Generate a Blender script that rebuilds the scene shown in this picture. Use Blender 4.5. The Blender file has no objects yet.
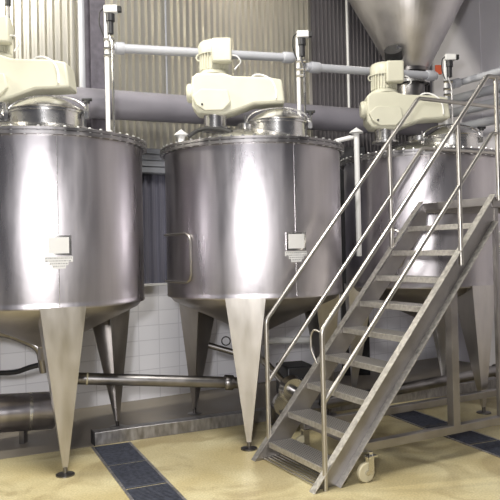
import bpy, math, random
from mathutils import Vector, Matrix
random.seed(7)
PI = math.pi
sc = bpy.context.scene
COL = sc.collection

# ------------------------------------------------------------------ camera
FPX, YH, ROLL, PITCH, HC = 673.4, 240.6, .0214, .0133, 2.01
F_ = Vector((0, math.cos(PITCH), math.sin(PITCH)))
U_ = Vector((0, -math.sin(PITCH), math.cos(PITCH)))
R_ = Vector((1, 0, 0))
R2 = R_*math.cos(ROLL) - U_*math.sin(ROLL)
U2 = R_*math.sin(ROLL) + U_*math.cos(ROLL)
cd = bpy.data.cameras.new('camera'); cam = bpy.data.objects.new('camera', cd); COL.objects.link(cam)
cam.matrix_world = Matrix(((R2.x, U2.x, -F_.x, 0), (R2.y, U2.y, -F_.y, 0), (R2.z, U2.z, -F_.z, HC), (0, 0, 0, 1)))
cd.sensor_width = 36; cd.lens = FPX/500*36; cd.shift_y = -(250-YH)/500
cd.clip_end = 100
sc.camera = cam
CAM = Vector((0, 0, HC))

def at(px, py, y):
    r = F_ + R2*((px-250)/FPX) - U2*((py-YH)/FPX)
    return CAM + r*(y/r.y)
def ground(px, py, z=0.):
    r = F_ + R2*((px-250)/FPX) - U2*((py-YH)/FPX)
    return CAM + r*((z-HC)/r.z)

# ------------------------------------------------------------------ mesh builder
class MB:
    def __init__(s): s.v = []; s.f = []
    def add(s, vs, fs, M=None):
        b = len(s.v)
        s.v += [tuple(M @ Vector(v)) if M else tuple(v) for v in vs]
        s.f += [tuple(b+i for i in f) for f in fs]; return s
    def box(s, c, d, M=None):
        x, y, z = c; a, b, e = d[0]/2, d[1]/2, d[2]/2
        vs = [(x+i*a, y+j*b, z+k*e) for k in (-1, 1) for j in (-1, 1) for i in (-1, 1)]
        fs = [(0, 2, 3, 1), (4, 5, 7, 6), (0, 1, 5, 4), (2, 6, 7, 3), (0, 4, 6, 2), (1, 3, 7, 5)]
        return s.add(vs, fs, M)
    def lathe(s, prof, c=(0, 0, 0), n=32, M=None, cap=False):
        vs = []; fs = []
        for r, z in prof:
            for i in range(n):
                a = 2*PI*i/n; vs.append((c[0]+r*math.cos(a), c[1]+r*math.sin(a), c[2]+z))
        m = len(prof)
        for j in range(m-1):
            for i in range(n):
                k = (i+1) % n
                fs.append((j*n+i, j*n+k, (j+1)*n+k, (j+1)*n+i))
        if cap:
            fs.append(tuple(range(n))[::-1]); fs.append(tuple((m-1)*n+i for i in range(n)))
        return s.add(vs, fs, M)
    def tube(s, pts, r, n=12, caps=True):
        pts = [Vector(p) for p in pts]
        rr = r if isinstance(r, (list, tuple)) else [r]*len(pts)
        vs = []; fs = []; up = None
        for i, p in enumerate(pts):
            if i == 0: t = pts[1]-p
            elif i == len(pts)-1: t = p-pts[i-1]
            else: t = (pts[i+1]-p).normalized()+(p-pts[i-1]).normalized()
            t.normalize()
            if up is None: up = Vector((0, 0, 1)) if abs(t.z) < .9 else Vector((1, 0, 0))
            a = t.cross(up)
            if a.length < 1e-4: a = t.orthogonal()
            a.normalize(); b = a.cross(t); up = b
            k = 1.
            if 0 < i < len(pts)-1:
                c = (pts[i+1]-p).normalized().dot((p-pts[i-1]).normalized())
                k = 1/max(.5, math.sqrt((1+c)/2)) if c > -.9 else 1
            for j in range(n):
                q = 2*PI*j/n; vs.append(tuple(p+(a*math.cos(q)+b*math.sin(q))*rr[i]))
        for i in range(len(pts)-1):
            for j in range(n):
                k = (j+1) % n; fs.append((i*n+j, i*n+k, (i+1)*n+k, (i+1)*n+j))
        if caps:
            fs.append(tuple(range(n))[::-1]); fs.append(tuple((len(pts)-1)*n+j for j in range(n)))
        return s.add(vs, fs)
    def prism(s, poly, y0, y1, M=None):           # poly in XZ, extruded along Y
        n = len(poly)
        vs = [(x, y0, z) for x, z in poly]+[(x, y1, z) for x, z in poly]
        fs = [tuple(range(n))[::-1], tuple(range(n, 2*n))]
        fs += [(i, (i+1) % n, (i+1) % n+n, i+n) for i in range(n)]
        return s.add(vs, fs, M)
    def bar(s, a, b, w, h):                        # rectangular bar between two points, h upright
        a = Vector(a); b = Vector(b); t = (b-a).normalized()
        side = t.cross(Vector((0, 0, 1)))
        if side.length < 1e-4: side = Vector((0, 1, 0))
        side.normalize(); up = side.cross(t)
        vs = [tuple(p+side*(i*w/2)+up*(j*h/2)) for p in (a, b) for i, j in ((-1, -1), (1, -1), (1, 1), (-1, 1))]
        return s.add(vs, [(0, 1, 2, 3), (7, 6, 5, 4), (0, 4, 5, 1), (1, 5, 6, 2), (2, 6, 7, 3), (3, 7, 4, 0)])
def bend(pts, r=.06, k=5):                          # rounds the inner corners of a path
    pts = [Vector(p) for p in pts]; out = [pts[0]]
    for i in range(1, len(pts)-1):
        a, p, b = pts[i-1], pts[i], pts[i+1]
        q0 = p+(a-p).normalized()*min(r, (a-p).length*.45); q1 = p+(b-p).normalized()*min(r, (b-p).length*.45)
        for j in range(k+1):
            t = j/k; out.append(q0*(1-t)**2+p*2*t*(1-t)+q1*t*t)
    return out+[pts[-1]]

def obj(name, mb, mat, parent=None, smooth=40, bevel=0, loc=None, rot=None, label=None):
    me = bpy.data.meshes.new(name); me.from_pydata(mb.v, [], mb.f); me.validate()
    import bmesh
    bm = bmesh.new(); bm.from_mesh(me); bmesh.ops.recalc_face_normals(bm, faces=bm.faces); bm.to_mesh(me); bm.free()
    if smooth:
        me.shade_smooth(); me.set_sharp_from_angle(angle=math.radians(smooth))
    me.materials.append(mat)
    o = bpy.data.objects.new(name, me); COL.objects.link(o)
    if parent: o.parent = parent
    if loc: o.location = loc
    if rot: o.rotation_euler = rot
    if label: o['label'] = label
    if bevel:
        m = o.modifiers.new('bevel', 'BEVEL'); m.width = bevel; m.segments = 2; m.limit_method = 'ANGLE'; m.angle_limit = math.radians(40)
    return o
def tag(o, label, cat, group=None):
    o['label'] = label; o['category'] = cat
    if group: o['group'] = group
    return o
def thing(name, label, cat, loc=(0, 0, 0), rz=0, group=None):
    o = bpy.data.objects.new(name, None); COL.objects.link(o); o.empty_display_size = .1
    o.location = loc; o.rotation_euler = (0, 0, rz)
    return tag(o, label, cat, group)
def struct(o): o['kind'] = 'structure'; return o
def kids(o): return [c for c in COL.objects if c.parent == o]
def copy_tree(o, parent=None):
    c = o.copy(); COL.objects.link(c)
    if parent: c.parent = parent
    for ch in kids(o): copy_tree(ch, c)
    return c

# ------------------------------------------------------------------ materials
def mat(name, col, rough=.5, metal=0., noise=None, scale=(1, 1, 1), amt=0., rvar=0., bump=0., bscale=60, spec=.5, aniso=0., emit=None, detail=5):
    m = bpy.data.materials.new(name); m.use_nodes = True; nt = m.node_tree; N = nt.nodes; L = nt.links
    b = N['Principled BSDF']; b.inputs['Base Color'].default_value = (*col, 1)
    b.inputs['Roughness'].default_value = rough; b.inputs['Metallic'].default_value = metal
    b.inputs['Specular IOR Level'].default_value = spec
    tc = N.new('ShaderNodeTexCoord')
    if noise:
        mp = N.new('ShaderNodeMapping'); mp.inputs['Scale'].default_value = scale; L.new(tc.outputs['Object'], mp.inputs[0])
        nz = N.new('ShaderNodeTexNoise'); nz.inputs['Scale'].default_value = noise; nz.inputs['Detail'].default_value = detail
        L.new(mp.outputs[0], nz.inputs['Vector'])
        cr = N.new('ShaderNodeMapRange'); cr.inputs['From Min'].default_value = .3; cr.inputs['From Max'].default_value = .7
        cr.inputs['To Min'].default_value = 1-amt; cr.inputs['To Max'].default_value = 1+amt*.6
        L.new(nz.outputs['Fac'], cr.inputs['Value'])
        mx = N.new('ShaderNodeVectorMath'); mx.operation = 'SCALE'; mx.inputs[0].default_value = col
        L.new(cr.outputs[0], mx.inputs['Scale']); L.new(mx.outputs[0], b.inputs['Base Color'])
        if rvar:
            rr = N.new('ShaderNodeMapRange'); rr.inputs['From Min'].default_value = .3; rr.inputs['From Max'].default_value = .7
            rr.inputs['To Min'].default_value = rough-rvar; rr.inputs['To Max'].default_value = rough+rvar
            L.new(nz.outputs['Fac'], rr.inputs['Value']); L.new(rr.outputs[0], b.inputs['Roughness'])
    if bump:
        n2 = N.new('ShaderNodeTexNoise'); n2.inputs['Scale'].default_value = bscale; L.new(tc.outputs['Object'], n2.inputs['Vector'])
        bp = N.new('ShaderNodeBump'); bp.inputs['Strength'].default_value = bump; bp.inputs['Distance'].default_value = .01
        L.new(n2.outputs['Fac'], bp.inputs['Height']); L.new(bp.outputs[0], b.inputs['Normal'])
    if aniso:
        b.inputs['Anisotropic'].default_value = aniso
        tg = N.new('ShaderNodeTangent'); tg.direction_type = 'RADIAL'; tg.axis = 'Z'; L.new(tg.outputs[0], b.inputs['Tangent'])
    return m

M = {}
M['tank'] = mat('brushed_steel_shell', (.50, .475, .495), .33, 1, noise=2.2, scale=(2.5, 2.5, .35), amt=.16, rvar=.07, bump=.06, bscale=9, aniso=.55)
M['cone'] = mat('dull_steel_cone', (.42, .40, .40), .42, 1, noise=3, amt=.25, rvar=.08)
M['leg'] = mat('satin_steel_leg', (.52, .50, .49), .36, 1, noise=4, scale=(2, 2, .5), amt=.15, rvar=.06)
M['steel'] = mat('polished_steel', (.68, .67, .66), .25, 1, noise=6, amt=.1, rvar=.05)
M['rim'] = mat('rim_flange_steel', (.30, .29, .30), .4, 1, noise=9, amt=.3, rvar=.1)
M['rail'] = mat('handrail_steel', (.50, .48, .45), .40, 1, noise=5, amt=.12, rvar=.06)
M['nose'] = mat('bright_edge_steel', (.58, .56, .53), .5, .9, noise=30, amt=.25, rvar=.08)  # brighter steel for tread lips and stringer flanges
M['stair'] = mat('stair_steel', (.36, .345, .345), .42, 1, noise=5, amt=.18, rvar=.08)
M['bolt'] = mat('bright_bolt', (.85, .85, .85), .3, 1)
M['hopper'] = mat('hopper_steel', (.52, .50, .50), .36, 1, noise=3, amt=.15, rvar=.05, aniso=.4)
M['cream'] = mat('cream_paint', (.53, .52, .425), .42, 0, noise=4, amt=.06)
M['pipeblue'] = mat('grey_blue_pipe_paint', (.42, .43, .47), .4, 0, noise=3, amt=.08)
M['pipebig'] = mat('dark_grey_violet_pipe_paint', (.24, .23, .265), .4, 0, noise=2, amt=.12)
M['pvc'] = mat('white_pvc', (.72, .72, .72), .4)
M['black'] = mat('black_rubber', (.012, .012, .013), .55)
M['dark'] = mat('dark_painted_metal', (.03, .03, .034), .45, .3, noise=6, amt=.3)
M['darksteel'] = mat('dark_steel', (.24, .23, .23), .35, 1, noise=5, amt=.25, rvar=.08)
M['white'] = mat('white_label', (.62, .62, .62), .5)
M['ink'] = mat('grey_ink', (.25, .25, .27), .6)
M['red'] = mat('red_orange_plastic', (.45, .08, .03), .5)
M['blue'] = mat('blue_plastic', (.12, .22, .45), .5)
M['column'] = mat('violet_grey_column_paint', (.11, .10, .125), .5, 0, noise=12, amt=.3)
M['grate'] = mat('dark_blue_drain_grate', (.045, .05, .07), .6, .0, noise=25, amt=.5)
M['beam'] = mat('galvanised_beam', (.38, .37, .38), .45, .9, noise=7, scale=(3, 1, 1), amt=.35, rvar=.1)
M['wheel'] = mat('cream_nylon_wheel', (.55, .5, .35), .5)
M['cladding'] = mat('corrugated_sheet', (.64, .62, .56), .30, .8, noise=1.5, scale=(1, 1, .3), amt=.08, rvar=.02)
M['claddark'] = mat('dark_corrugated_sheet', (.16, .15, .16), .4, .3, noise=1.5, scale=(1, 1, .3), amt=.18, rvar=.05)
M['cladlow'] = mat('blue_grey_corrugated_sheet', (.24, .24, .30), .35, .6)
M['wallr'] = mat('violet_grey_wall_panel', (.78, .76, .82), .45, 0, noise=1.2, amt=.06)
M['trim'] = mat('grey_trim', (.25, .26, .29), .45, .2)

def floor_mat():
    m = bpy.data.materials.new('ochre_resin_floor'); m.use_nodes = True; nt = m.node_tree; N = nt.nodes; L = nt.links
    b = N['Principled BSDF']; tc = N.new('ShaderNodeTexCoord')
    def nz(s, d=5, dist=0):
        n = N.new('ShaderNodeTexNoise'); n.inputs['Scale'].default_value = s; n.inputs['Detail'].default_value = d; n.inputs['Distortion'].default_value = dist
        L.new(tc.outputs['Object'], n.inputs['Vector']); return n
    def ramp(n, p0, c0, p1, c1):
        r = N.new('ShaderNodeValToRGB'); r.color_ramp.elements[0].position = p0; r.color_ramp.elements[0].color = (*c0, 1)
        r.color_ramp.elements[1].position = p1; r.color_ramp.elements[1].color = (*c1, 1); L.new(n.outputs['Fac'], r.inputs[0]); return r
    a = ramp(nz(1.3), .35, (.43, .36, .19), .65, (.54, .485, .30))
    s = ramp(nz(1.3, 6, .9), .50, (0, 0, 0), .60, (.6, .6, .6))
    mx = N.new('ShaderNodeMix'); mx.data_type = 'RGBA'; mx.inputs['B'].default_value = (.28, .22, .11, 1)
    L.new(s.outputs[0], mx.inputs['Factor']); L.new(a.outputs[0], mx.inputs['A'])
    g = ramp(nz(60, 2), .35, (.82, .82, .82), .65, (1.08, 1.08, 1.08))
    mm = N.new('ShaderNodeMix'); mm.data_type = 'RGBA'; mm.blend_type = 'MULTIPLY'; mm.inputs['Factor'].default_value = 1
    L.new(mx.outputs['Result'], mm.inputs['A']); L.new(g.outputs[0], mm.inputs['B'])
    # tank shade behind the steel kerb is painted on a separate grey-brown slab
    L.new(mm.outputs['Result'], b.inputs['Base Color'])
    r = N.new('ShaderNodeMapRange'); r.inputs['To Min'].default_value = .3; r.inputs['To Max'].default_value = .65; L.new(nz(2.).outputs['Fac'], r.inputs['Value'])
    L.new(r.outputs[0], b.inputs['Roughness'])
    return m
def shade_slab_mat():
    return mat('grey_brown_floor_shade', (.22, .195, .165), .5, 0, noise=2, amt=.25, rvar=.12)  # floor tone with the shade under the tanks put into it
def tile_mat():
    m = bpy.data.materials.new('white_tiles'); m.use_nodes = True; nt = m.node_tree; N = nt.nodes; L = nt.links
    b = N['Principled BSDF']; tc = N.new('ShaderNodeTexCoord')
    mp = N.new('ShaderNodeMapping'); mp.inputs['Rotation'].default_value = (PI/2, 0, 0); L.new(tc.outputs['Object'], mp.inputs[0])
    br = N.new('ShaderNodeTexBrick'); br.inputs['Scale'].default_value = 1; br.offset = 0.0
    br.inputs['Color1'].default_value = (.80, .80, .85, 1); br.inputs['Color2'].default_value = (.84, .84, .89, 1); br.inputs['Mortar'].default_value = (.66, .66, .71, 1)
    br.inputs['Mortar Size'].default_value = .006; br.inputs['Brick Width'].default_value = .3; br.inputs['Row Height'].default_value = .2
    L.new(mp.outputs[0], br.inputs['Vector']); L.new(br.outputs['Color'], b.inputs['Base Color']); b.inputs['Roughness'].default_value = .35
    return m
def tread_mat():
    m = bpy.data.materials.new('perforated_tread_steel'); m.use_nodes = True; nt = m.node_tree; N = nt.nodes; L = nt.links
    b = N['Principled BSDF']; b.inputs['Metallic'].default_value = 1; b.inputs['Roughness'].default_value = .45
    tc = N.new('ShaderNodeTexCoord'); mp = N.new('ShaderNodeMapping'); mp.inputs['Scale'].default_value = (36, 36, 0); L.new(tc.outputs['Object'], mp.inputs[0])
    v = N.new('ShaderNodeTexVoronoi'); v.inputs['Scale'].default_value = 1; v.inputs['Randomness'].default_value = 0; L.new(mp.outputs[0], v.inputs['Vector'])
    r = N.new('ShaderNodeValToRGB'); r.color_ramp.elements[0].position = .22; r.color_ramp.elements[0].color = (.10, .10, .11, 1)
    r.color_ramp.elements[1].position = .36; r.color_ramp.elements[1].color = (.62, .60, .58, 1); L.new(v.outputs['Distance'], r.inputs[0])
    L.new(r.outputs[0], b.inputs['Base Color'])
    bp = N.new('ShaderNodeBump'); bp.inputs['Strength'].default_value = .5; bp.inputs['Distance'].default_value = .006; L.new(v.outputs['Distance'], bp.inputs['Height']); L.new(bp.outputs[0], b.inputs['Normal'])
    return m
M['floor'] = floor_mat(); M['shade_slab'] = shade_slab_mat(); M['tile'] = tile_mat(); M['tread'] = tread_mat()

# ------------------------------------------------------------------ setting
WT = .5453
WD = Vector((math.cos(WT), math.sin(WT), 0)); WN = Vector((math.sin(WT), -math.cos(WT), 0)); W0 = Vector((0, 10.0977, 0))
CORN = 3.9                                    # where the back wall meets the right wall (along WD)
def wall_pt(s, off, z): return W0+WD*s+WN*off+Vector((0, 0, z))
def on_wall(px, py, off):
    r = F_ + R2*((px-250)/FPX) - U2*((py-YH)/FPX)
    return CAM + r*(((W0+WN*off-CAM).dot(WN))/r.dot(WN))
ZT = 1.55; HTOP = 7.4; S0 = -9
fl = MB().box((0, 4, -.1), (26, 26, .2)); struct(obj('floor', fl, M['floor'], smooth=0))
# back wall: local frame on the wall (x along, y towards the room's inside negative)
w = obj('wall_back', MB().box(((CORN+S0)/2, .1, ZT/2), (CORN-S0, .2, ZT)), M['tile'], loc=W0, rot=(0, 0, WT), smooth=0); struct(w)
def cladding(x0, x1, pitch, dep, m, z0, z1):
    cl = MB(); P = []; x = x0
    while x+pitch <= x1+1e-6:
        P += [(x, 0), (x+pitch*.34, 0), (x+pitch*.54, -dep), (x+pitch*.82, -dep)]; x += pitch
    P.append((x, 0)); P.append((x1, 0)); n = len(P)
    vs = [(a, b, z0) for a, b in P]+[(a, b, z1) for a, b in P]
    vs += [(P[0][0], .12, z0), (P[-1][0], .12, z0), (P[0][0], .12, z1), (P[-1][0], .12, z1)]
    fs = [(i, i+1, n+i+1, n+i) for i in range(n-1)]+[(2*n, 2*n+1, 2*n+3, 2*n+2)]
    fs += [tuple(range(n))+(2*n+1, 2*n), tuple(range(n, 2*n))+(2*n+3, 2*n+2), (0, 2*n, 2*n+2, n), (n-1, 2*n+1, 2*n+3, 2*n-1)]
    cl.add(vs, fs); struct(obj('wall_upper', cl, m, loc=W0+WN*-.02, rot=(0, 0, WT), smooth=0))
SB = 1.24
cladding(S0, SB, .098, .05, M['cladding'], 3.25, HTOP); cladding(SB, CORN, .08, .04, M['claddark'], 3.25, HTOP); cladding(S0, CORN, .11, .04, M['cladlow'], ZT, 3.25)
tr = MB().box(((CORN+S0)/2, -.05, ZT+.01), (CORN-S0, .1, .03)); struct(obj('trim_1', tr, M['white'], loc=W0, rot=(0, 0, WT), smooth=0))
tr = MB()
for k in range(4): tr.box(((CORN+S0)/2, -.10-.012*(k % 2), 3.12+.085*k), (CORN-S0, .09, .07))
tr.box(((CORN+S0)/2, -.07, 3.24), (CORN-S0, .07, .34))
struct(obj('trim_2', tr, M['trim'], loc=W0, rot=(0, 0, WT), smooth=0))
# right wall, perpendicular to it
CP = wall_pt(CORN, 0, 0)
rw = MB(); LR = 9.
rw.box((LR/2, .1, HTOP/2), (LR, .2, HTOP))
for k in range(1, 8): rw.box((k*1.1, -.004, HTOP/2), (.02, .012, HTOP))
RWZ = math.atan2(WN.y, WN.x)
rw_o = obj('wall_right', rw, M['wallr'], loc=CP, rot=(0, 0, RWZ), smooth=0); struct(rw_o)

# ------------------------------------------------------------------ lights
def area(name, loc, target, size, size_y, power, col=(1, 1, 1)):
    l = bpy.data.lights.new(name, 'AREA'); l.shape = 'RECTANGLE'; l.size = size; l.size_y = size_y; l.energy = power; l.color = col
    o = bpy.data.objects.new(name, l); COL.objects.link(o); o.location = loc
    o.rotation_euler = (Vector(target)-Vector(loc)).to_track_quat('-Z', 'Y').to_euler(); return o
area('camera_flash', (-.45, -.3, 2.5), (0, 8, 1.9), .35, .35, 250, (1, .98, .96))
area('fill_panel_behind', (-1.0, -4.5, 3.2), (0, 8, 2.0), 1.2, 3.2, 90, (.97, .97, 1.))  # unseen panel added to draw a vertical streak on the tanks
area('ceiling_tube', (-5.6, 6.0, 6.8), (-2.4, 8.6, 4.7), .3, 2.4, 430, (1, .95, .80))
area('ceiling_lamp', (-.3, 4.3, 7.3), (-.3, 5.0, 0), 1.3, 2.6, 560, (1, .96, .88))
wd_ = bpy.data.worlds.new('world'); sc.world = wd_; wd_.use_nodes = True
bg = wd_.node_tree.nodes['Background']; bg.inputs[0].default_value = (.62, .62, .70, 1); bg.inputs[1].default_value = .14

# ------------------------------------------------------------------ tanks
ZRIM, ZBOT, CH = 3.12, 1.52, .29
def cone_z(r): return ZRIM+.03+CH*(1-min(1, r/1.0))
def shell_patch(mb, ang0, ang1, z0, z1, r0=1.0, t=.006, n=6):
    vs = []; 
    for i in range(n+1):
        a = ang0+(ang1-ang0)*i/n
        for (r, z) in ((r0-.002, z0), (r0+t, z0), (r0+t, z1), (r0-.002, z1)): vs.append((r*math.cos(a), r*math.sin(a), z))
    fs = []
    for i in range(n):
        for j in range(4): k = (j+1) % 4; fs.append((i*4+j, i*4+k, i*4+4+k, i*4+4+j))
    fs += [(0, 1, 2, 3), (n*4+3, n*4+2, n*4+1, n*4)]
    return mb.add(vs, fs)
bolt_mb = MB().lathe([(.0, .018), (.012, .016), (.015, .006), (.015, -.07), (.0, -.07)], n=8)
leg_proto = None
def make_tank(label, c, legrot, man, plate_a, drive):
    t = thing('mixing_tank', label, 'tank', (c[0], c[1], 0), 0, 'steel mixing tanks in a row')
    obj('shell', MB().lathe([(1., ZBOT-.015), (1.004, ZBOT), (1.0, ZBOT+.012), (1., ZBOT+.05), (1., ZRIM-.04), (1., ZRIM)], n=96), M['tank'], t)
    obj('cone_bottom', MB().lathe([(.99, ZBOT), (.93, ZBOT-.07), (.8, ZBOT-.13), (.1, ZBOT-.46), (.1, ZBOT-.6), (.0, ZBOT-.6)], n=64), M['cone'], t)
    obj('cone_top', MB().lathe([(1., ZRIM+.02), (.98, ZRIM+.03), (.16, ZRIM+.03+CH*.84), (.16, ZRIM+CH+.04), (0, ZRIM+CH+.04)], n=64), M['steel'], t)
    obj('rim_flange', MB().lathe([(1., ZRIM-.035), (1.055, ZRIM-.035), (1.055, ZRIM-.006), (1.045, ZRIM-.003), (1.045, ZRIM+.003), (1.055, ZRIM+.006), (1.055, ZRIM+.03), (.98, ZRIM+.032), (.98, ZRIM-.035)], n=96), M['rim'], t)
    b0 = None
    for i in range(56):
        a = 2*PI*i/56+.02; p = (1.036*math.cos(a), 1.036*math.sin(a), ZRIM+.03)
        if b0 is None: b0 = b = obj('bolt', bolt_mb, M['bolt'], t)
        else: b = b0.copy(); COL.objects.link(b); b.parent = t
        b.location = p
    # legs: tapering folded channels
    l0 = None
    for k in range(3):
        a = legrot+k*2*PI/3
        if l0 is None:
            zt, zb = ZBOT+.005, .07; ro, ri = 1.012, .965; wt_, wb = .205, .022; dt, db = .26, .03
            mb = MB(); th = .006
            def sec(z, r, hw, dp):
                o_ = [(r, -hw), (r, hw), (r-dp, hw*.98), (r-dp, hw*.98-th), (r-th, hw-th), (r-th, -hw+th), (r-dp, -hw*.98+th), (r-dp, -hw*.98)]
                return [(x_, y_, z) for x_, y_ in o_]
            a0, a1 = sec(zt, ro, wt_, .20), sec(zb, ri, wb, db)
            am = sec(1.36, ro-.006, wt_*.9, .30)
            fs = [(i, (i+1) % 8, (i+1) % 8+8, i+8) for i in range(8)]
            fs2 = [tuple(j+8 for j in f) for f in fs]
            mb.add(a0+am+a1, fs+fs2+[tuple(range(8)), tuple(range(16, 24))])
            l0 = l = obj('leg', mb, M['leg'], t, smooth=25)
            f = obj('foot_plate', MB().lathe([(0, .075), (.022, .075), (.022, .02), (.045, .016), (.085, .012), (.085, 0), (0, 0)], c=(ri-.012, 0, 0), n=24), M['darksteel'], l)
        else:
            l = l0.copy(); COL.objects.link(l); l.parent = t
            f2 = f.copy(); COL.objects.link(f2); f2.parent = l
        l.rotation_euler = (0, 0, a)
    # manway
    mx_, my_, mr, mh_ = man; zb = cone_z(math.hypot(mx_, my_)+mr*.9)-.02; mh = cone_z(math.hypot(mx_, my_))-zb+mh_
    m = obj('manway_collar', MB().lathe([(mr, zb), (mr, zb+mh), (mr+.02, zb+mh), (mr+.02, zb+mh+.018), (mr-.01, zb+mh+.018), (mr-.01, zb)], c=(mx_, my_, 0), n=48), M['steel'], t)
    zl = zb+mh+.02
    h = obj('manway_cover', MB().lathe([(mr+.025, zl), (mr+.03, zl+.012), (mr+.015, zl+.025), (mr*.8, zl+.08), (mr*.5, zl+.135), (mr*.2, zl+.163), (.0, zl+.167)], c=(mx_, my_, 0), n=48), M['steel'], t)
    arch = [(mx_+(mr+.03)*math.cos(q)*1.02, my_-.02, zl+.02+.158*math.sin(q)) for q in [PI*i/12 for i in range(13)]]
    obj('cover_strap', MB().tube([(arch[0][0], arch[0][1], zl-.05)]+arch+[(arch[-1][0], arch[-1][1], zl-.05)], .011, n=8), M['steel'], h)
    for sx in (-1, 1):
        q = MB().box((mx_+sx*(mr+.045), my_-.02, zl-.03), (.045, .05, .07)).tube([(mx_+sx*(mr+.055), my_-.03, zl-.07), (mx_+sx*(mr+.055), my_-.03, zl+.10)], .011, n=8)
        obj('clamp', q, M['steel'], t)
    kx = mx_+mr+.055
    k = obj('clamp_knob', MB().tube([(kx, my_-.03, zl+.09), (kx, my_-.03, zl+.12)], .03, n=12).tube([(kx-.05, my_-.03, zl+.125), (kx+.05, my_-.03, zl+.125)], .016, n=8), M['black'], t)
    # name plate
    pl = shell_patch(MB(), plate_a-.112, plate_a+.112, 1.995, 2.175, 1.0, .012)
    pf = obj('name_plate_frame', pl, M['steel'], t)
    obj('name_plate', shell_patch(MB(), plate_a-.09, plate_a+.09, 2.012, 2.158, 1.01, .006), M['white'], pf, label='white rectangular name plate')
    lb = MB()
    shell_patch(lb, plate_a-.125, plate_a+.125, 1.935, 1.985, 1.0, .005)
    shell_patch(lb, plate_a-.085, plate_a+.085, 1.905, 1.935, 1.0, .005); shell_patch(lb, plate_a-.06, plate_a+.06, 1.875, 1.905, 1.0, .005)
    lt = obj('warning_label', lb, M['white'], t, label='small white stepped label with lines of print')
    ink = MB(); zz = 1.973
    for i, hw in enumerate((.115, .115, .078, .05)):
        a_ = plate_a-hw
        while a_ < plate_a+hw-.006:
            w_ = random.uniform(.006, .022); shell_patch(ink, a_, min(a_+w_, plate_a+hw), zz-.008, zz, 1.004, .003, 1); a_ += w_+.008
        zz -= .024
    obj('print', ink, M['ink'], lt)
    # weld seams
    sm = MB(); shell_patch(sm, plate_a-.004, plate_a+.004, 2.18, ZRIM-.04, 1., .004, 1); shell_patch(sm, plate_a-.004, plate_a+.004, ZBOT+.01, 1.87, 1., .004, 1)
    obj('weld_seam', sm, M['steel'], t)
    return t
C1 = (-2.12, 7.0); C2 = (.045, 7.76); C3 = (2.27, 8.89)
def ang_at(c, px):            # angle on the shell seen at column px (front side)
    best = min(range(-170, -10), key=lambda k: abs(250+FPX*(c[0]+math.cos(math.radians(k)))/(c[1]+math.sin(math.radians(k)))-px))
    return math.radians(best)
t1 = make_tank('brushed steel mixing tank nearest the left edge of the picture', C1, -1.138, (.08, -.15, .36, .03), ang_at(C1, 59), 0)
t2 = make_tank('middle brushed steel mixing tank with white plate, left of the stairs', C2, -1.674, (.30, -.10, .32, .07), ang_at(C2, 296), 0)
t3 = make_tank('steel mixing tank behind the stairs under the big hopper', C3, math.radians(-60), (.36, -.2, .33, .05), math.radians(-40), 0)
# side loops on tanks two and three
for t, c, a0, a1, zt_, zb_ in ((t2, C2, -2.95, -2.28, 2.19, 1.68), (t3, C3, -2.25, -2.05, 2.2, 1.75)):
    pts = []
    def sp(a, z, r=1.02): return (r*math.cos(a), r*math.sin(a), z)
    for i in range(7): pts.append(sp(a0+(a1-.07-a0)*i/6, zt_))
    pts += [sp(a1-.02, zt_-.03), sp(a1, zt_-.09), sp(a1, (zt_+zb_)/2), sp(a1, zb_+.09), sp(a1-.02, zb_+.03)]
    for i in range(7): pts.append(sp(a1-.07-(a1-.07-a0)*i/6, zb_))
    obj('side_loop', MB().tube(pts, .013, n=8), M['rail'], t, label='rounded bright steel rod loop on the shell')
# vents
def vent(t, x, y, h=.2):
    z = cone_z(math.hypot(x, y))-.02
    v = obj('vent_pipe', MB().tube([(x, y, z), (x, y, z+h)], .04, n=16), M['pvc'], t)
    obj('vent_hat', MB().lathe([(.085, 0), (.085, .015), (.0, .075)], c=(x, y, z+h), n=20), M['pvc'], v)
vent(t2, -.83, .18, .20)
vp = obj('vent_pipe', MB().tube([(-.93, -.60, 3.42), (-.93, -.60, 1.9)], .034, n=14).tube([(-.93, -.6, 3.38), (-1.17, -.5, 3.34)], .03, n=10), M['pvc'], t3, label='pale pipe running down the outside of the tank')
obj('vent_hat', MB().lathe([(.085, 0), (.085, .012), (.0, .07)], c=(-.93, -.60, 3.42), n=20), M['pvc'], vp)

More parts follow.
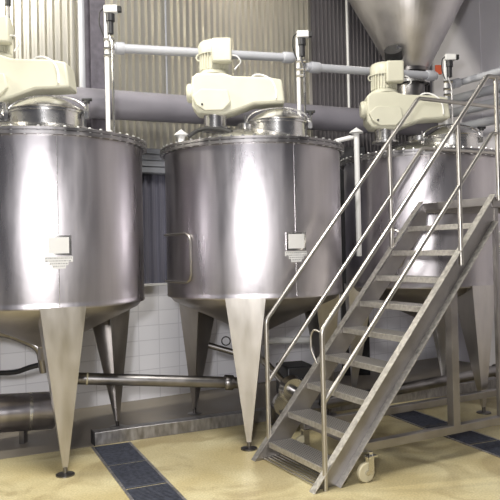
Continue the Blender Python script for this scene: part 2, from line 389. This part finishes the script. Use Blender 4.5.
# ------------------------------------------------------------------ agitator drives
def make_drive(label, loc, rz):
    t = thing('agitator_drive', label, 'motor', loc, rz, 'cream agitator drives on the tanks')
    # gearbox casing: long arm, thick end under the motor
    g = MB().prism([(-.19, .02), (.10, 0), (.22, .03), (.45, .11), (.80, .12), (.77, .38), (.60, .41), (.22, .43), (.10, .47), (-.19, .47), (-.25, .42), (-.25, .10)], -.17, .17)
    go = obj('gearbox', g, M['cream'], t, bevel=.022)
    obj('cover', MB().prism([(-.20, .10), (-.10, .03), (.10, .03), (.19, .12), (.16, .26), (-.14, .28), (-.24, .20)], -.225, -.168), M['cream'], go, bevel=.012)
    obj('side_cap', MB().lathe([(0, 0), (.11, 0), (.11, .05), (.09, .07), (0, .07)], n=24, M=Matrix.Translation((-.245, -.03, .27)) @ Matrix.Rotation(-PI/2, 4, 'Y')), M['cream'], go, bevel=.006)
    obj('oil_plug', MB().lathe([(0, 0), (.013, 0), (.013, .012), (0, .012)], n=8, M=Matrix.Translation((-.13, -.224, .10)) @ Matrix.Rotation(PI/2, 4, 'X')), M['dark'], go)
    # motor
    m = MB().lathe([(0, .47), (.17, .47), (.17, .50), (.14, .52), (.14, .72), (.0, .72)], n=40)
    for i in range(26):
        a = 2*PI*i/26
        m.box((.152, 0, .62), (.03, .008, .19), M=Matrix.Rotation(a, 4, 'Z'))
    mo = obj('motor', m, M['cream'], t)
    obj('fan_cover', MB().lathe([(.172, .70), (.176, .72), (.176, .81), (.16, .845), (.12, .865), (0, .87)], n=40), M['cream'], mo)
    tb = obj('terminal_box', MB().box((.10, -.17, .71), (.22, .14, .27)), M['cream'], mo, bevel=.02)
    obj('lifting_eye', MB().tube([(-.17+.035*math.cos(q)*.9, -.02, .68+.035*math.sin(q)) for q in [i*PI/5 for i in range(10)]], .009, n=6), M['cream'], mo)
    # cables
    pts = [(.21, -.17, .66), (.27, -.18, .65), (.32, -.17, .58), (.27, -.15, .54), (.24, -.16, .50)]
    obj('cable', MB().tube(bend(pts, .05), .008, n=6), M['pvc'], t)
    pts = [(.42, -.12, .41), (.47, -.14, .445), (.56, -.15, .435), (.66, -.17, .37), (.70, -.19, .26), (.70, -.19, .16)]
    obj('cable', MB().tube(bend(pts, .06), .011, n=6), M['pvc'], t)
    obj('mounting_flange', MB().lathe([(0, -.16), (.17, -.16), (.17, -.135), (.13, -.13), (.13, .02), (0, .02)], n=28), M['steel'], t)
    return t
def place_z(c, x, y): return cone_z(math.hypot(x-c[0], y-c[1]))+.13
d2p = at(215, 117, 7.72)
d2 = make_drive('cream motor and gearbox above the middle tank, in full view', (d2p.x, d2p.y, d2p.z), 0)
d3 = copy_tree(d2); d3p = at(385, 131, 8.62); d3.location = d3p
d3['label'] = 'cream motor and gearbox below the hopper, partly behind handrails'
d1 = copy_tree(d2); d1p = at(-3, 104, 7.0); d1.location = d1p
d1['label'] = 'cream motor and gearbox cut by the left edge of the picture'

tag(obj('cable', MB().tube(bend([at(188, 137, 7.5), at(196, 131, 7.5), at(206, 128, 7.45), at(222, 129, 7.4), at(232, 132, 7.35)], .05), .022, n=8), M['black']), 'thick black cable lying on the middle tank lid below the motor', 'cable')

# ------------------------------------------------------------------ valve stations
def make_valve(label, px, ytop, depth, zbot):
    top = at(px, ytop, depth)
    t = thing('filling_valve', label, 'valve', (top.x, top.y, 0), 0, 'filling valves on vertical pipes above the tanks')
    z = top.z
    obj('stand_pipe', MB().tube([(0, 0, zbot), (0, 0, z-.05)], .026, n=12), M['pvc'], t)
    obj('sampling_tube', MB().tube(bend([(.07, -.03, zbot), (.07, -.03, z-.42), (.035, -.02, z-.34), (.035, -.02, z-.1)], .05), .014, n=8), M['steel'], t)
    bd = MB().tube([(.05, -.02, z-.30), (.05, -.02, z-.12)], .035, n=12).tube([(.05, -.02, z-.16), (.05, -.02, z-.08)], .05, n=12)
    obj('actuator', bd, M['dark'], t)
    h = obj('control_head', MB().box((.06, -.03, z-.03), (.15, .09, .085)), M['pvc'], t, bevel=.012)
    obj('connector', MB().box((.155, -.03, z-.03), (.04, .06, .06)), M['black'], h)
    cl = MB()
    for zz in (.36, .46, .54): cl.tube([(-.03, -.01, z-zz), (.09, -.01, z-zz)], .022, n=8)
    obj('clamp', cl, M['steel'], t)
    obj('cable', MB().tube(bend([(-.01, -.05, z-.02), (-.06, -.06, z-.06), (-.07, -.06, z-.2), (-.02, -.05, z-.34)], .05), .007, n=6), M['black'], t)
    return t
V1 = make_valve('white and black filling valve above the left tank', 106, 8, 7.55, 3.22)
V2 = make_valve('white headed filling valve right of the middle motor', 297.5, 33, 8.35, 3.26)
V3 = make_valve('white headed filling valve beside the hopper foot, at the right', 445, 56, 9.25, 3.28)

# product line: three lengths of painted pipe with couplings
def run(label, pts, r, m, couplings=(), name='product_pipe', group=None, cr=1.35, cm=None, cat='pipe'):
    t = thing(name, label, cat, pts[0], 0, group); o = Vector(pts[0])
    L_ = [Vector(p)-o for p in pts]
    obj('pipe', MB().tube(L_, r, n=24), m, t)
    for (i, f, ln) in couplings:
        a, b = L_[i], L_[i+1]; d = (b-a).normalized(); p = a.lerp(b, f)
        obj('coupling', MB().tube([p-d*ln/2, p-d*ln*.42, p+d*ln*.42, p+d*ln/2], [r*cr*.92, r*cr, r*cr, r*cr*.92], n=24), cm or m, t)
    return t
g = 'thin grey product pipes on the upper wall'
run('thin grey pipe between the left valve and middle valve', [at(114, 48, 7.62), at(294, 58, 8.38)], .052, M['pipeblue'], ((0, .03, .10), (0, .96, .13)), group=g)
run('thin grey pipe between the middle valve and hopper foot', [at(306, 67, 8.40), at(436, 76, 9.3)], .052, M['pipeblue'], ((0, .06, .14), (0, .95, .14)), group=g)
E_ = WN
pA = at(447, 86, 9.3)
run('thin grey pipe from the hopper valve along the right wall', [at(449, 85, 9.4), at(462, 82, 9.6)]+[at(462, 82, 9.6)+E_*3.], .05, M['pipeblue'], ((0, .5, .16),), group=g)
# big duct pipe across the back wall
b0 = on_wall(-40, 95, .55); b1 = on_wall(430, 125, .55)
run('wide dark grey pipe crossing the wall behind the tanks', [b0, b1], .185, M['pipebig'], ((0, .86, .03),), name='wide_pipe', cr=1.08)
# pipes along the right wall
def rw_pt(px, py, off):
    r = F_ + R2*((px-250)/FPX) - U2*((py-YH)/FPX)
    q = CP-WD*off; return CAM + r*(((q-CAM).dot(WD))/r.dot(WD))
gr = 'grey pipes stacked along the right wall'
for py, rad, lb in ((100, .075, 'topmost wide pipe on the right wall, just above the stair rail'), (113, .075, 'second wide pipe down on the right wall'), (129, .07, 'lowest wide pipe on the right wall above the last manway')):
    p = rw_pt(452, py, .35); p.z = p.z
    run(lb, [p-E_*.1, p+E_*3.2], rad, M['pipeblue'], (), name='wall_pipe', group=gr)

# ------------------------------------------------------------------ hopper
hp = at(410, 72, 9.6)
t = thing('hopper', 'large steel conical hopper at the top right, above the third tank', 'hopper', (hp.x, hp.y, hp.z))
obj('cone', MB().lathe([(.25, 0), (.26, .02), (1.32, 2.0), (1.32, 2.7), (1.30, 2.7), (.245, .03)], n=64), M['hopper'], t)
obj('outlet_collar', MB().lathe([(.27, .02), (.27, -.03), (.24, -.04), (.22, -.12), (.25, -.13), (.25, -.17), (.2, -.18), (.2, -.42), (.23, -.43), (.23, -.47), (0, -.47)], n=40), M['darksteel'], t)
ic = obj('inspection_nozzle', MB().tube([(-.30, -.34, .10), (-.33, -.44, .20)], .12, n=20), M['black'], t)
obj('nozzle_cap', MB().tube([(-.255, -.40, .20), (-.25, -.45, .215)], .035, n=14), M['steel'], ic)
obj('tag', MB().box((.36, -.16, -.02), (.09, .03, .13)), M['red'], t, label='orange red tag')
obj('clamp_ring', MB().lathe([(.255, -.15), (.275, -.15), (.275, -.19), (.255, -.19)], n=32), M['steel'], t)

# ------------------------------------------------------------------ column, conduit, rods
c0 = on_wall(92, 100, .16)
t = thing('support_column', 'violet grey steel column at the upper left behind the wide pipe', 'column', (c0.x, c0.y, 0), WT)
obj('flange', MB().box((.03, .06, 4.6), (.36, .02, 5.9)), M['column'], t)
obj('flange_front', MB().box((.06, -.10, 4.6), (.20, .02, 5.9)), M['column'], t)
obj('web', MB().box((.03, -.02, 4.6), (.02, .14, 5.9)), M['column'], t)
tag(obj('down_pipe', MB().tube([on_wall(81, 0, .22)-Vector((0, 0, 3.2)), on_wall(81, 0, .22)+Vector((0, 0, 1))], .042, n=16), M['pipeblue']), 'slim blue grey vertical pipe left of the violet column', 'pipe')
q = on_wall(348, 60, .12)
tag(obj('conduit', MB().tube([(q.x, q.y, 3.9), (q.x, q.y, 7.3)], .022, n=10), M['pvc']), 'thin white vertical conduit on the dark wall left of the hopper', 'conduit')
q = on_wall(166, 40, .1)
tag(obj('conduit', MB().tube([(q.x, q.y, 4.0), (q.x, q.y, 7.3)], .014, n=8), M['pipeblue']), 'thin vertical conduit on the wall between left and middle valves', 'conduit')
q = at(8, 10, 7.6)
t = thing('hanging_rod', 'black capped rod hanging above the left motor', 'rod', (q.x, q.y, 0))
obj('rod', MB().tube([(0, 0, q.z-.22), (0, 0, q.z+.1)], .02, n=10), M['darksteel'], t)
obj('sleeve', MB().tube([(0, 0, q.z+.05), (0, 0, q.z+.6)], .035, n=12), M['black'], t)
# dark upright box in the gap between middle and right tank
q = on_wall(352, 200, .35)
tag(obj('dark_upright', MB().box((q.x, q.y, 1.8), (.42, .2, 3.6)), M['dark'], bevel=.01), 'dark upright box in the gap between the middle and right tanks', 'post')

# ------------------------------------------------------------------ floor furniture
BD = Vector((math.cos(.438), math.sin(.438), 0)); BN = Vector((math.sin(.438), -math.cos(.438), 0))
B0 = Vector((-1.66, 7.04, 0))
t = thing('floor_beam', 'long galvanised box beam lying on the floor under the tanks', 'beam', B0, .438)
obj('beam', MB().box((2.9, .07, .068), (5.8, .13, .136)), M['beam'], t, bevel=.006)
obj('end_plate', MB().box((-.006, .07, .068), (.012, .15, .14)), M['dark'], t)
# thin slab behind the beam, its colour standing in for the tanks' shade
shade_slab = MB(); a = B0+BD*-.05; 
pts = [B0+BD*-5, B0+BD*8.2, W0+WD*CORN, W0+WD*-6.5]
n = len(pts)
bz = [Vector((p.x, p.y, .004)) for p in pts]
shade_slab.add([tuple(p) for p in bz]+[(p.x, p.y, -.05) for p in bz], [(0, 1, 2, 3), (7, 6, 5, 4), (0, 4, 5, 1), (1, 5, 6, 2), (2, 6, 7, 3), (3, 7, 4, 0)])
struct(obj('floor', shade_slab, M['shade_slab'], smooth=0))
# drain grates
def grate(label, p, L_, wdt, dirv, n):
    t = thing('drain_grate', label, 'drain', p, math.atan2(dirv.y, dirv.x), 'dark drain grates in the floor')
    seg = L_/n
    fr = MB()
    for s in (-1, 1): fr.box((L_/2, s*(wdt/2+.012), .003), (L_, .024, .012))
    obj('frame', fr, M['beam'], t)
    for k in range(n):
        mb = MB().box((seg*(k+.5), 0, .002), (seg-.03, wdt, .006))
        nb = int((seg-.04)/.03)
        for j in range(nb): mb.box((seg*k+.03+j*.03, 0, .007), (.012, wdt-.02, .008))
        obj('panel', mb, M['grate'], t)
    return t
def tow(px0, py0, px1, py1):
    a, b = ground(px0, py0), ground(px1, py1); return a, (b-a)
a, v = tow(111, 445, 158, 500)
grate('dark slotted drain grate strip on the floor between left and middle tanks', a, v.length*1.6, .36, v.normalized(), 4)
a, v = tow(396, 411, 500, 449)
grate('dark slotted drain grate on the floor beneath the stair platform', a, v.length*1.3, .36, v.normalized(), 3)

# lying steel cylinder, left
a = at(-30, 415, 7.0); b = at(54, 410, 7.35)
t = thing('pipe_drum', 'wide horizontal steel cylinder near the floor at the left edge', 'cylinder', a)
d = (b-a); dn = d.normalized()
obj('drum', MB().tube([Vector(), d-dn*.02, d], [.20, .20, .185], n=40), M['tank'], t)
obj('weld_band', MB().tube([d*.68, d*.68+dn*.03], .203, n=40), M['steel'], t)
for k in (.15, .62):
    p = d*k; obj('support_foot', MB().box((p.x, p.y, (-.19-a.z)/2), (.05, .12, a.z-.19)), M['darksteel'], t)
# dark pipe between the left tank and the middle one
a = at(62, 378, 6.95); b = at(246, 383, 7.45)
t = run('dark steel pipe running low from left tank leg to middle tank leg', [a, b], .062, M['darksteel'], ((0, .90, .10),), name='transfer_pipe', cr=1.35)
v = b-a; p = v*.125; obj('tie_band', MB().tube([p, p+v.normalized()*.015], .065, n=20), M['wheel'], t, label='pale yellow band round the pipe')
# hoses under left tank
a = [at(-20, 373, 7.3), at(15, 373, 7.3), at(30, 367, 7.25), at(44, 364, 7.25), at(60, 372, 7.3)]
tag(obj('hose', MB().tube(bend(a, .15), .028, n=12), M['dark']), 'dark flexible hose under the left tank, above the lying cylinder', 'hose')
tag(obj('outlet_pipe', MB().tube(bend([at(-25, 330, 7.0), at(10, 334, 7.0), at(40, 347, 7.0), at(44, 372, 7.05)], .1), .045, n=16), M['darksteel']), 'sloping steel outlet pipe beneath the left tank', 'pipe')
# small cock under the middle tank
t = thing('drain_valve', 'small steel drain valve below the middle tank, between its legs', 'valve', at(214, 346, 7.9))
o = at(214, 346, 7.9)
obj('body', MB().tube([Vector((-.06, 0, .01)), at(236, 353, 7.85)-o], .035, n=14), M['darksteel'], t)
rc = at(226, 341, 7.85)-o
obj('hand_ring', MB().tube([rc+Vector((.05*math.cos(i*PI/8), 0, .05*math.sin(i*PI/8))) for i in range(17)], .008, n=6), M['dark'], t)
# white pipe
run('white pipe low on the wall right of the middle tank leg', [at(262, 341, 8.7), at(345, 339, 9.15)], .045, M['pvc'], (), name='white_pipe')
# pump
o = at(296, 382, 7.55); o.z = 0
t = thing('transfer_pump', 'dark pump with round steel casing behind the foot of the stairs', 'pump', o, .3)
zc = .52
obj('motor_housing', MB().box((.04, .12, zc), (.34, .40, .36)), M['dark'], t, bevel=.02)
obj('casing', MB().tube([(-.10, -.22, zc-.05), (-.10, -.14, zc-.05), (-.10, -.10, zc-.05)], [.13, .16, .12], n=28), M['steel'], t)
obj('cover_disc', MB().tube([(-.19, -.16, zc-.20), (-.19, -.10, zc-.20)], .13, n=28), M['steel'], t)
obj('inlet', MB().tube([(-.10, -.22, zc-.05), (-.10, -.34, zc-.05)], .05, n=16), M['darksteel'], t)
obj('base_plate', MB().box((0, .05, .24), (.5, .5, .03)), M['darksteel'], t)
for sx in (-1, 1):
    for sy in (-1, 1): obj('leg', MB().box((sx*.2, .05+sy*.2, .115), (.04, .04, .23)), M['darksteel'], t)
c = at(299, 340, 7.75); c2 = at(262, 383, 7.6)
tag(obj('outlet_pipe', MB().tube(bend([(C2[0], C2[1], .915), (C2[0], C2[1], .78), (C2[0]+.1, C2[1]-.05, .72), at(283, 382, 7.42)], .08), .04, n=14), M['steel']), 'steel outlet pipe from the middle tank cone to the pump', 'pipe')
# pipes under the right tank
g = 'dark pipes low under the right tank'
run('upper dark pipe low behind the stairs frame at the right', [at(322, 404, 7.6), at(505, 369, 8.9)], .065, M['darksteel'], ((0, .95, .06),), name='transfer_pipe', group=g)

# ------------------------------------------------------------------ stairs
K = 1.107; O = Vector((.1397, 6.486, 0)); TH = 1.0754
RUN, RISE, Z1, SW = .2250, .2573, .161, .934
SL = RISE/RUN
st = thing('access_stairs', 'wheeled stainless steel access stairs with handrails at the right', 'stairs', O, PI/2-TH)
def sp_(o, s, z): return (o, -s, z)
XT = 2.06; ZP = Z1+9*RISE; XE = 3.5
def stringer(s, sg):
    up = lambda x: Z1+.02+SL*x
    lo = lambda x: up(x)-.30
    xu = -(Z1+.02)/SL; xl = xu+.30/SL
    mb = MB()
    y0, y1 = -s-.004, -s+.004
    mb.prism([(xu, 0.0), (xl, 0.0), (XT, lo(XT)), (XT+.03, ZP-.02), (XT-.02, ZP)], y0, y1)
    tw = .075
    fb = MB()
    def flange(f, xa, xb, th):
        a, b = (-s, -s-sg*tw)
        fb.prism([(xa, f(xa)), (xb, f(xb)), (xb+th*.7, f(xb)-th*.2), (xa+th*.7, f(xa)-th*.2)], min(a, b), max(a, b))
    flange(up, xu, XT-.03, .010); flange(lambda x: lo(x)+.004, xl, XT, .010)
    so = obj('stringer', mb, M['stair'], st, smooth=0)
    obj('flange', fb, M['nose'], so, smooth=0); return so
stringer(0, -1); stringer(SW, 1)
tp = None
for k in range(9):
    if tp is None:
        mb = MB().box((.125, -SW/2, -.004), (.25, SW-.012, .008))
        tp = o = obj('tread', mb, M['tread'], st, smooth=0)
        nb = MB().box((-.003, -SW/2, -.024), (.008, SW-.012, .054)); nb.box((.254, -SW/2, -.02), (.008, SW-.012, .035))
        ns = obj('nosing', nb, M['nose'], o, smooth=0, bevel=.003)
        gp = MB()
        for s in (.008, SW-.008): gp.prism([(0.0, -.004), (.24, -.004), (.24, -.04), (.10, -.075), (0.0, -.055)], -s-.003, -s+.003)
        gs = obj('end_bracket', gp, M['stair'], o, smooth=0)
    else:
        o = tp.copy(); COL.objects.link(o); o.parent = st
        g2 = gs.copy(); COL.objects.link(g2); g2.parent = o
        g3 = ns.copy(); COL.objects.link(g3); g3.parent = o
    o.location = (RUN*k, 0, Z1+RISE*k)
# platform
obj('platform_deck', MB().box(((XT+XE)/2, -SW/2, ZP-.005), (XE-XT+.06, SW, .01)), M['tread'], st, smooth=0)
pf = MB()
for s in (.0, SW): pf.box(((XT+XE)/2, -s, ZP-.05), (XE-XT+.02, .05, .10))
pf.box((XT-.02, -SW/2, ZP-.04), (.03, SW, .08)); pf.box((XE, -SW/2, ZP-.05), (.04, SW, .10))
obj('platform_frame', pf, M['stair'], st, smooth=0, bevel=.004)
RR = .022
def rail(name, pts, r=RR, rb=.05): return obj(name, MB().tube(bend(pts, rb), r, n=14), M['rail'], st)
for s, po, kn, mo, mk, zb in ((.985, -.03, (1.98, 3.656), -.01, (2.03, 3.10), 0.0), (-.035, .02, (2.03, 3.656), .02, (2.065, 3.10), .155)):
    rail('handrail', [sp_(po, s, zb), sp_(po, s, 1.322), sp_(kn[0], s, kn[1]), sp_(XE, s, kn[1])], rb=.035)
    m0 = .735
    rail('middle_rail', [sp_(po+.01, s, m0), sp_(mk[0], s, mk[1]), sp_(XE, s, mk[1])], RR*.92, .035)
    xo = 1.572 if s > .5 else 1.6
    rail('baluster', [sp_(xo, s, 1.82 if s > .5 else 1.97), sp_(xo, s, 1.322+(xo-po)*(kn[1]-1.322)/(kn[0]-po))])
    if s > .5: rail('baluster', [sp_(2.10, s, 2.44), sp_(2.10, s, 3.65)])
    rail('baluster', [sp_(XE-.02, s, 2.44), sp_(XE-.02, s, 3.65)])
# latch wire by the right newel
rail('latch_wire', [sp_(-.03, .985, 1.30), sp_(-.05, .90, 1.33), sp_(-.06, .86, 1.28), sp_(-.06, .86, 1.16), sp_(-.03, .90, 1.04)], .008, .03)
# undercarriage
ZB = .275
def fbeam(name, a, b, w=.075, h=.075): return obj(name, MB().bar(a, b, w, h), M['stair'], st, smooth=0, bevel=.004)
for s in (.02, SW-.02):
    fbeam('base_beam', (.37, -s, ZB), (XE, -s, ZB))
    if s > .5: fbeam('frame_post', (1.50, -s, ZB+.03), (1.50, -s, 1.56), .085, .085)
    if s > .5: fbeam('frame_post', (2.12, -s, ZB+.03), (2.12, -s, ZP-.1), .045, .045)
    fbeam('frame_post', (XE-.04, -s, ZB+.03), (XE-.04, -s, ZP-.1), .06, .06)
fbeam('cross_beam', (.46, -.05, ZB), (.46, -SW+.05, ZB)); fbeam('cross_beam', (XE-.04, -.05, ZB), (XE-.04, -SW+.05, ZB))
for xo in (.44, XE-.1):
    for s in (-.01, SW+.06):
        cs = obj('caster', MB().box((xo, -s, .215), (.09, .08, .012)).box((xo-.02, -s-.03, .14), (.06, .006, .14)).box((xo-.02, -s+.03, .14), (.06, .006, .14)).tube([(xo, -s, .20), (xo, -s, .25)], .02, n=10), M['steel'], st, smooth=30)
        obj('wheel', MB().tube([(xo-.06, -s-.022, .083), (xo-.06, -s+.022, .083)], .083, n=28), M['wheel'], cs, bevel=.008)
        obj('axle', MB().tube([(xo-.06, -s-.04, .083), (xo-.06, -s+.04, .083)], .02, n=10), M['steel'], cs)
# thin bright rods low between the stringer feet
for k in range(5):
    obj('foot_rod', MB().tube([(-.06+k*.045, -.01, .02), (-.06+k*.045, -SW+.01, .02)], .008, n=8), M['rail'], st)

# ------------------------------------------------------------------ view
sc.view_settings.view_transform = 'Standard'; sc.view_settings.look = 'None'; sc.view_settings.gamma = 1
sc.view_settings.exposure = 0.0; sc.view_settings.use_curve_mapping = False
